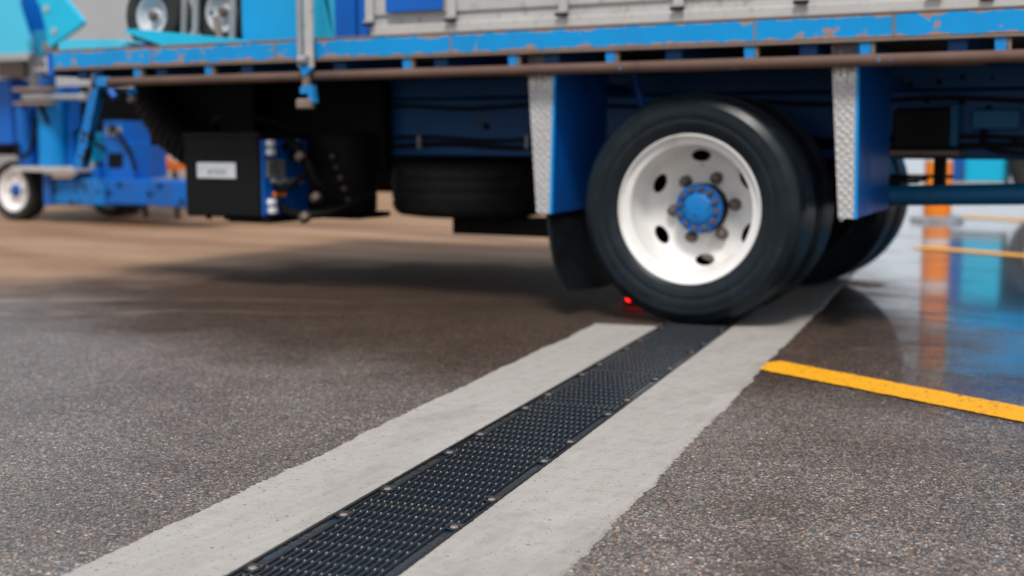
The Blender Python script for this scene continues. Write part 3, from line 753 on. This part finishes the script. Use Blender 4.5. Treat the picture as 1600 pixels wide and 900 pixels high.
# ================================================================== LOAD ON THE DECK
# blue casing with a slanted end
cas = thing('machine_casing', 'bright blue sheet metal casing with slanted end on the truck deck', 'casing', (-1.8, .3, .997))
MB().prism([(-2.04, .999), (-1.69, .999), (-1.70, 1.62), (-2.05, 1.62)], .10, .75).build('body', paint('casing_blue', (.006, .33, .68), .45, 0, var=.08, dirt=.1), cas)
MB().prism([(-1.688, .999), (-1.580, .999), (-1.745, 1.62), (-1.698, 1.62)], .105, .74).build('slanted_end', 'cyan', cas)
MB().box(-2.02, -1.72, .095, .099, 1.3, 1.31, .001).build('seam', 'blue', cas)
# wheeled trolley
tro = thing('wheeled_trolley', 'steel trolley with two small black tyres between grey bars on the deck', 'trolley', (-2.36, .2, .997))
tw = MB().lathe([(.085, .012), (.092, .004), (.12, 0), (.145, .008), (.156, .025), (.158, .04), (.158, .075), (.156, .09), (.145, .107), (.12, .115), (.09, .108)], 48).mesh('tyre'); tw.materials.append(M['oldtyre'])
tr_ = MB().lathe([(0, .03), (.022, .028), (.03, .04), (.045, .045), (.062, .035), (.078, .012), (.086, .010), (.088, .016), (.088, .06), (0, .06)], 40).mesh('wheel'); tr_.materials.append(M['greyRim'])
hubm = MB().lathe([(0, .008), (.016, .008), (.022, .014), (.022, .045)], 16).mesh('hub'); hubm.materials.append(M['nut'])
for u in (-2.565, -2.175):
    for v in (.12, .62):
        wh = bpy.data.objects.new('wheel', tr_); COL.objects.link(wh); wh.parent = tro
        wh.matrix_local = Matrix.Translation(Vector((u, v, 1.156)) - Vector(tro.location)) @ AX
        for me, nm in ((tw, 'tyre'), (hubm, 'hub')):
            o = bpy.data.objects.new(nm, me); COL.objects.link(o); o.parent = wh
MB().box(-2.62, -2.12, .26, .60, 1.13, 1.19, .006).build('chassis_beam', 'darksteel', tro)
MB().cyl((-2.50, .15, 1.155), (-2.24, .15, 1.155), .012).build('tie_rod', 'darksteel', tro)
for u0, u1 in ((-2.345, -2.30), (-2.285, -2.245), (-2.085, -2.045)):
    MB().tube([(u0, .085, 1.0), (u1, .085, 1.62)], .016, 10).build('frame_bar', 'steel', tro)
MB().tube([(-2.18, .10, 1.13), (-2.145, .09, 1.01)], .016, 10).build('frame_bar', 'brownsteel', tro)
MB().tube([(-2.31, .085, 1.60), (-2.05, .085, 1.60)], .016, 10).build('frame_bar', 'steel', tro)
# loose cyan plates along the deck edge
p1 = MB().prism([(-2.95, 1.0), (-2.945, 1.045), (-2.91, 1.058), (-2.60, 1.046), (-2.572, 1.030), (-2.565, 1.0)], -.04, .16).build('cyan_plate', 'cyanpale')
tag(p1, 'pale cyan folded metal plate lying at the rear end of the deck', 'metal plate', 'loose cyan plates on the deck edge')
p2 = MB().prism([(-2.575, 1.078), (-2.56, 1.086), (-2.50, 1.086), (-1.975, 1.028), (-1.965, 1.012), (-2.36, 1.014)], -.03, .07).build('cyan_plate', 'cyan')
tag(p2, 'long tapering cyan plate under the small trolley tyres on the deck', 'metal plate', 'loose cyan plates on the deck edge')
MB().box(-2.50, -2.46, -.01, .05, .998, 1.03, .003).build('foot', 'blue', p2)

# ================================================================== BLUE LIFTING MACHINE behind the truck's tail
mac = thing('lifting_machine', 'compact blue lifting machine on small white wheels behind the truck tail', 'machine', (-6.0, 3.1, 0))
def Q(mb, name, mat, parent=None): return mb.build(name, mat, parent or mac)
mt = MB().lathe([(.16, .03), (.172, .012), (.20, 0), (.225, .008), (.234, .03), (.235, .06), (.235, .12), (.225, .16), (.2, .17), (.16, .15)], 48).mesh('tyre'); mt.materials.append(M['oldtyre'])
mr = MB().lathe([(.05, .05), (.08, .045), (.105, .055), (.13, .045), (.148, .018), (.160, .012), (.165, .018), (.165, .14), (.05, .14)], 40).mesh('wheel'); mr.materials.append(M['whiteRim'])
mh = MB().lathe([(0, .012), (.03, .014), (.046, .03), (.050, .06), (.05, .1)], 20).mesh('hub'); mh.materials.append(M['blue'])
mn = MB().lathe([(0, .036), (.008, .037), (.010, .05), (.01, .056)], 6).mesh('wheel_nut'); mn.materials.append(M['nut'])
for u, v in ((-6.68, 2.86), (-6.46, 3.62), (-6.68, 4.0)):
    wh = bpy.data.objects.new('wheel', mr); COL.objects.link(wh); wh.parent = mac; wh.matrix_local = Matrix.Translation((u + 6.0, v - 3.1, .235)) @ AX
    for me, nm in ((mt, 'tyre'), (mh, 'hub')):
        o = bpy.data.objects.new(nm, me); COL.objects.link(o); o.parent = wh
    for k in range(6):
        o = bpy.data.objects.new('wheel_nut', mn); COL.objects.link(o); o.parent = wh; o.location = (.085 * math.cos(k * 1.047), .085 * math.sin(k * 1.047), 0)
Q(B(-6.28, -5.70, 2.86, 3.3, .135, .335, .012), 'base_beam', 'grimy')
Q(B(-5.70, -5.21, 2.88, 3.2, .150, .336, .010), 'fork_arm', 'midblue')
Q(B(-5.208, -4.80, 2.875, 3.205, .147, .337, .010), 'fork_arm', 'midblue')
Q(B(-6.30, -6.22, 2.83, 2.859, .13, .37, .006), 'end_plate', 'midblue')
Q(MB().prism([(-5.83, .338), (-5.53, .338), (-5.53, .61), (-5.61, .615), (-5.61, .765), (-5.82, .77)], 3.0, 3.35), 'mast_foot', 'midblue')
Q(MB().prism([(-5.78, .420), (-5.655, .42), (-5.635, .45), (-5.632, .53), (-5.776, .53)], 2.992, 2.999), 'foot_opening', 'black')
Q(MB().prism([(-6.12, .338), (-5.835, .338), (-5.835, .43), (-6.02, .40)], 2.95, 3.2), 'gusset', 'midblue')
Q(MB().cyl((-6.58, 2.95, .42), (-6.58, 2.95, .88), .08, segs=24), 'hydraulic_cylinder', 'midblue')
Q(MB().cyl((-6.44, 3.0, .42), (-6.44, 3.0, .90), .06, segs=24), 'hydraulic_cylinder', 'blue')
Q(MB().cyl((-6.27, 2.92, .42), (-6.27, 2.92, 1.03), .105, segs=28), 'hydraulic_cylinder', 'lightblue')
Q(B(-6.165, -6.10, 2.95, 3.05, .42, 1.03, .006), 'mast_rail', 'midblue')
Q(MB().cyl((-6.45, 2.95, 1.02), (-6.45, 2.95, 1.27), .055, segs=20), 'piston_rod', 'steel')
Q(B(-6.56, -5.90, 2.76, 3.1, .388, .424, .004), 'step_plate', 'alu')
Q(B(-6.46, -6.06, 2.72, 2.80, .985, 1.015, .004), 'clamp_plate', 'brownsteel')
Q(B(-6.46, -6.06, 2.72, 2.80, .885, .912, .004), 'clamp_plate', 'brownsteel')
Q(B(-6.38, -6.12, 2.735, 2.79, .925, .97, .006), 'clamp_block', 'steel')
Q(MB().cyl((-6.14, 2.76, .945), (-5.77, 2.76, .937), .020, segs=14), 'clamp_pin', 'silver')
Q(MB().cyl((-5.79, 2.76, .937), (-5.745, 2.76, .937), .030, segs=14), 'pin_knob', 'silver')
Q(B(-6.80, -6.51, 2.88, 3.1, 1.105, 1.235, .008), 'pivot_block', 'brownsteel')
Q(B(-7.30, -6.72, 2.93, 3.3, .59, 1.10, .01), 'side_tank', 'blue')
Q(B(-6.27, -5.98, 3.02, 3.3, .45, .68, .01), 'valve_housing', 'cyan')
Q(B(-6.25, -5.97, 2.74, 2.79, 1.135, 1.155, .003), 'top_bracket', 'alu')
Q(B(-6.05, -5.98, 2.745, 2.785, 1.155, 1.245, .003), 'top_bracket', 'alu')
Q(MB().cyl((-6.20, 2.83, 1.03), (-6.20, 2.83, 1.12), .06, segs=16), 'cylinder_head', 'midblue')
Q(MB().prism([(-6.60, 1.262), (-6.20, 1.262), (-6.20, 1.36), (-6.27, 1.53), (-6.36, 1.78), (-6.60, 1.78)], 2.66, 2.70), 'cover_sheet', 'cyanpale')
Q(B(-6.60, -6.19, 2.655, 2.705, 1.250, 1.2615, .002), 'cover_edge', 'alu')
Q(B(-7.4, -6.605, 2.67, 2.72, 1.25, 1.80, .006), 'cover_sheet', 'cyanpale')
Q(MB().prism([(-6.53, 1.40), (-6.24, 1.40), (-6.20, 1.55), (-6.30, 1.80), (-6.50, 1.80)], 2.88, 2.96), 'back_panel', 'midblue')
Q(B(-6.27, -6.10, 2.76, 2.86, 1.248, 1.43, .006), 'control_box', paint('teal_box_paint', (.02, .25, .42), .45, 0))
Q(MB().prism([(-5.90, 1.285), (-5.565, 1.435), (-5.55, 1.455), (-5.76, 1.66), (-6.06, 1.72), (-5.97, 1.58), (-5.925, 1.44)], 2.58, 2.62), 'folded_flap', 'cyan')
for x, z in ((-5.83, 1.40), (-5.90, 1.56)): Q(MB().cyl((x, 2.578, z), (x, 2.57, z), .024, segs=14), 'rivet', 'alu')
Q(B(-6.03, -5.89, 2.64, 2.75, 1.26, 1.33, .006), 'hinge_block', 'brownsteel')
Q(B(-6.35, -5.25, 4.2, 4.8, .66, 1.42, .03), 'dark_backing', 'black')  # black boxes added as dark backing behind the hose and tail stay
Q(B(-7.4, -6.2, 3.3, 4.6, .50, 1.05, .03), 'dark_backing', 'black')
Q(MB().cyl((-6.05, 4.19, 1.0), (-6.05, 4.12, 1.0), .2, segs=32), 'fan_guard', 'darksteel')
for k, pts in enumerate(([(-6.5, 2.86, .86), (-6.42, 2.8, .97), (-6.3, 2.8, .93), (-6.2, 2.82, .75)], [(-6.6, 2.87, .60), (-6.5, 2.8, .50), (-6.38, 2.8, .55), (-6.33, 2.83, .80)],
                         [(-6.1, 2.98, .66), (-5.98, 2.94, .70), (-5.88, 2.97, .60), (-5.80, 2.99, .55)], [(-5.75, 2.99, .68), (-5.66, 2.94, .72), (-5.55, 2.98, .55), (-5.5, 2.99, .40)])):
    Q(MB().tube(bezier(pts, 8), .016, 8), 'hydraulic_hose', 'black')
for x, z in ((-5.66, .24), (-5.26, .24), (-5.15, .30), (-4.95, .19), (-5.55, .30), (-6.2, .30)): Q(MB().cyl((x, 2.875, z), (x, 2.862, z), .018, segs=6), 'bolt', 'darksteel')
Q(MB().prism([(-5.78, .66), (-5.64, .66), (-5.64, .72), (-5.78, .72)], 2.990, 2.998), 'data_plate', 'alu')
# orange barrow frame glimpsed beyond the machine
orb = thing('orange_barrow', 'orange steel frame glimpsed behind the blue lifting machine', 'barrow', (-5.9, 3.6, 0))
MB().prism([(-6.16, .385), (-5.70, .385), (-5.71, .45), (-5.76, .415), (-5.84, .415), (-5.85, .47), (-5.94, .53), (-6.03, .64), (-6.16, .64)], 3.6, 3.75).build('tray', 'orangepaint', orb)
for u in (-6.10, -5.76): MB().tube([(u, 3.68, .385), (u + .02, 3.68, .0)], .02, 10).build('leg', 'black', orb)
MB().box(-6.10, -5.76, 3.66, 3.70, .12, .15, .004).build('crossbar', 'orangepaint', orb)

# ================================================================== RED LAMP by the tyre
rl = thing('warning_lamp', 'small lit red lamp with grey top on the ground behind the big tyre', 'lamp', (-.428, .43, 0))
MB().lathe([(0, .012), (.03, .012), (.034, .018), (.034, .034), (.03, .038), (0, .038)], 20, Matrix.Translation((-.428, .43, 0))).build('lens', 'red', rl)
MB().lathe([(0, .0005), (.042, .0005), (.042, .0115), (0, .0115)], 20, Matrix.Translation((-.428, .43, 0))).build('base', 'black', rl)
MB().lathe([(0, .056), (.02, .055), (.033, .048), (.034, .0385), (0, .0385)], 20, Matrix.Translation((-.428, .43, 0))).build('cap', 'silver', rl)

# ================================================================== FAR RIGHT: post, blue truck
po = thing('striped_post', 'tall orange post with white bands on a metal base beyond the truck', 'post', (-.335, 6.26, 0))
PX, PY = -.335, 6.26
MB().lathe([(0, .0), (.20, 0), (.20, .03), (.15, .045), (0, .045)], 32, Matrix.Translation((PX, PY, 0))).build('base', 'silver', po)
zs = [.0455, .13, .19, .46, .55, .80, .87, 1.15, 1.25, 2.25]
for i in range(len(zs) - 1):
    mm = MB().lathe([(0, zs[i]), (.098, zs[i]), (.104, zs[i] + .006), (.104, zs[i + 1] - .006), (.098, zs[i + 1] - .0005), (0, zs[i + 1] - .0005)], 32, Matrix.Translation((PX, PY, 0)))
    mm.build('band', 'orange' if i % 2 == 0 else 'whiteplastic', po)
bt = thing('parked_truck', 'bright blue box truck parked far behind the orange post', 'truck', (2.6, 9.0, 0))
def K(mb, name, mat): return mb.build(name, mat, bt)
BV = 7.95
M['farblue'] = paint('parked_truck_blue', (.003, .32, .72), .4, .0, var=.12, dirt=.3)
K(B(-.56, 5.2, BV, BV + 2.3, .86, 2.75, .03), 'box_body', 'farblue')
K(B(-.565, 5.205, BV - .012, BV - .002, 1.55, 1.72, .004), 'body_stripe', 'blue')
for i in range(7): K(B(-.5 + .92 * i, -.46 + .92 * i, BV - .022, BV - .013, .87, 2.74, .003), 'body_rib', 'cyan')
K(B(-.58, -.08, BV + .02, BV + .5, .255, .85, .01), 'side_locker', 'cyan')
K(B(-.585, -.075, BV + .015, BV + .5, .225, .2545, .004), 'locker_sill', 'alu')
K(B(-.58, -.40, BV + .005, BV + .018, .27, .84, .004), 'locker_door', 'midblue')
K(B(-.5, 5.1, BV + .55, BV + 1.7, .50, .84, .02), 'chassis', 'black')
wt = MB().lathe([(.24, .03), (.3, 0), (.37, .01), (.40, .04), (.40, .2), (.37, .24), (.24, .22)], 40).mesh('tyre'); wt.materials.append(M['oldtyre'])
wr = MB().lathe([(0, .05), (.1, .05), (.18, .1), (.22, .06), (.245, .03), (.245, .2), (0, .2)], 32).mesh('wheel'); wr.materials.append(M['greyRim'])
for u in (.36, 3.9):
    for v in (BV + .06, BV + 1.95):
        wh = bpy.data.objects.new('wheel', wr); COL.objects.link(wh); wh.parent = bt; wh.matrix_local = Matrix.Translation((u - 2.6, v - 9.0, .40)) @ AX
        o = bpy.data.objects.new('tyre', wt); COL.objects.link(o); o.parent = wh
K(B(5.22, 6.9, BV + .1, BV + 2.2, .45, 2.4, .12), 'cab', 'midblue')
K(B(5.6, 6.5, BV + .09, BV + .099, 1.45, 2.1, .004), 'cab_window', 'winglass')

# ================================================================== grey building behind on the left
bd = thing('grey_building', 'pale grey rendered building wall far behind the truck tail', 'building', (-17, 13.5, 0))
MB().box(-27, -9.5, 12.5, 20, 0, 5.0, .02).build('wall', 'wall', bd)
MB().box(-27.1, -9.4, 12.4, 20.1, 5.002, 5.2, .02).build('roof_edge', 'steel', bd)
MB().box(-27, -9.5, 12.44, 12.498, 0, .35, .01).build('plinth', 'steel', bd)
for u in (-24.5, -20.5, -11.2):
    f = MB().box(u, u + 1.6, 12.45, 12.499, 2.6, 3.8, .01).build('window', 'alu', bd)
    MB().box(u + .08, u + 1.52, 12.44, 12.449, 2.68, 3.72, .002).build('pane', 'winglass', f)
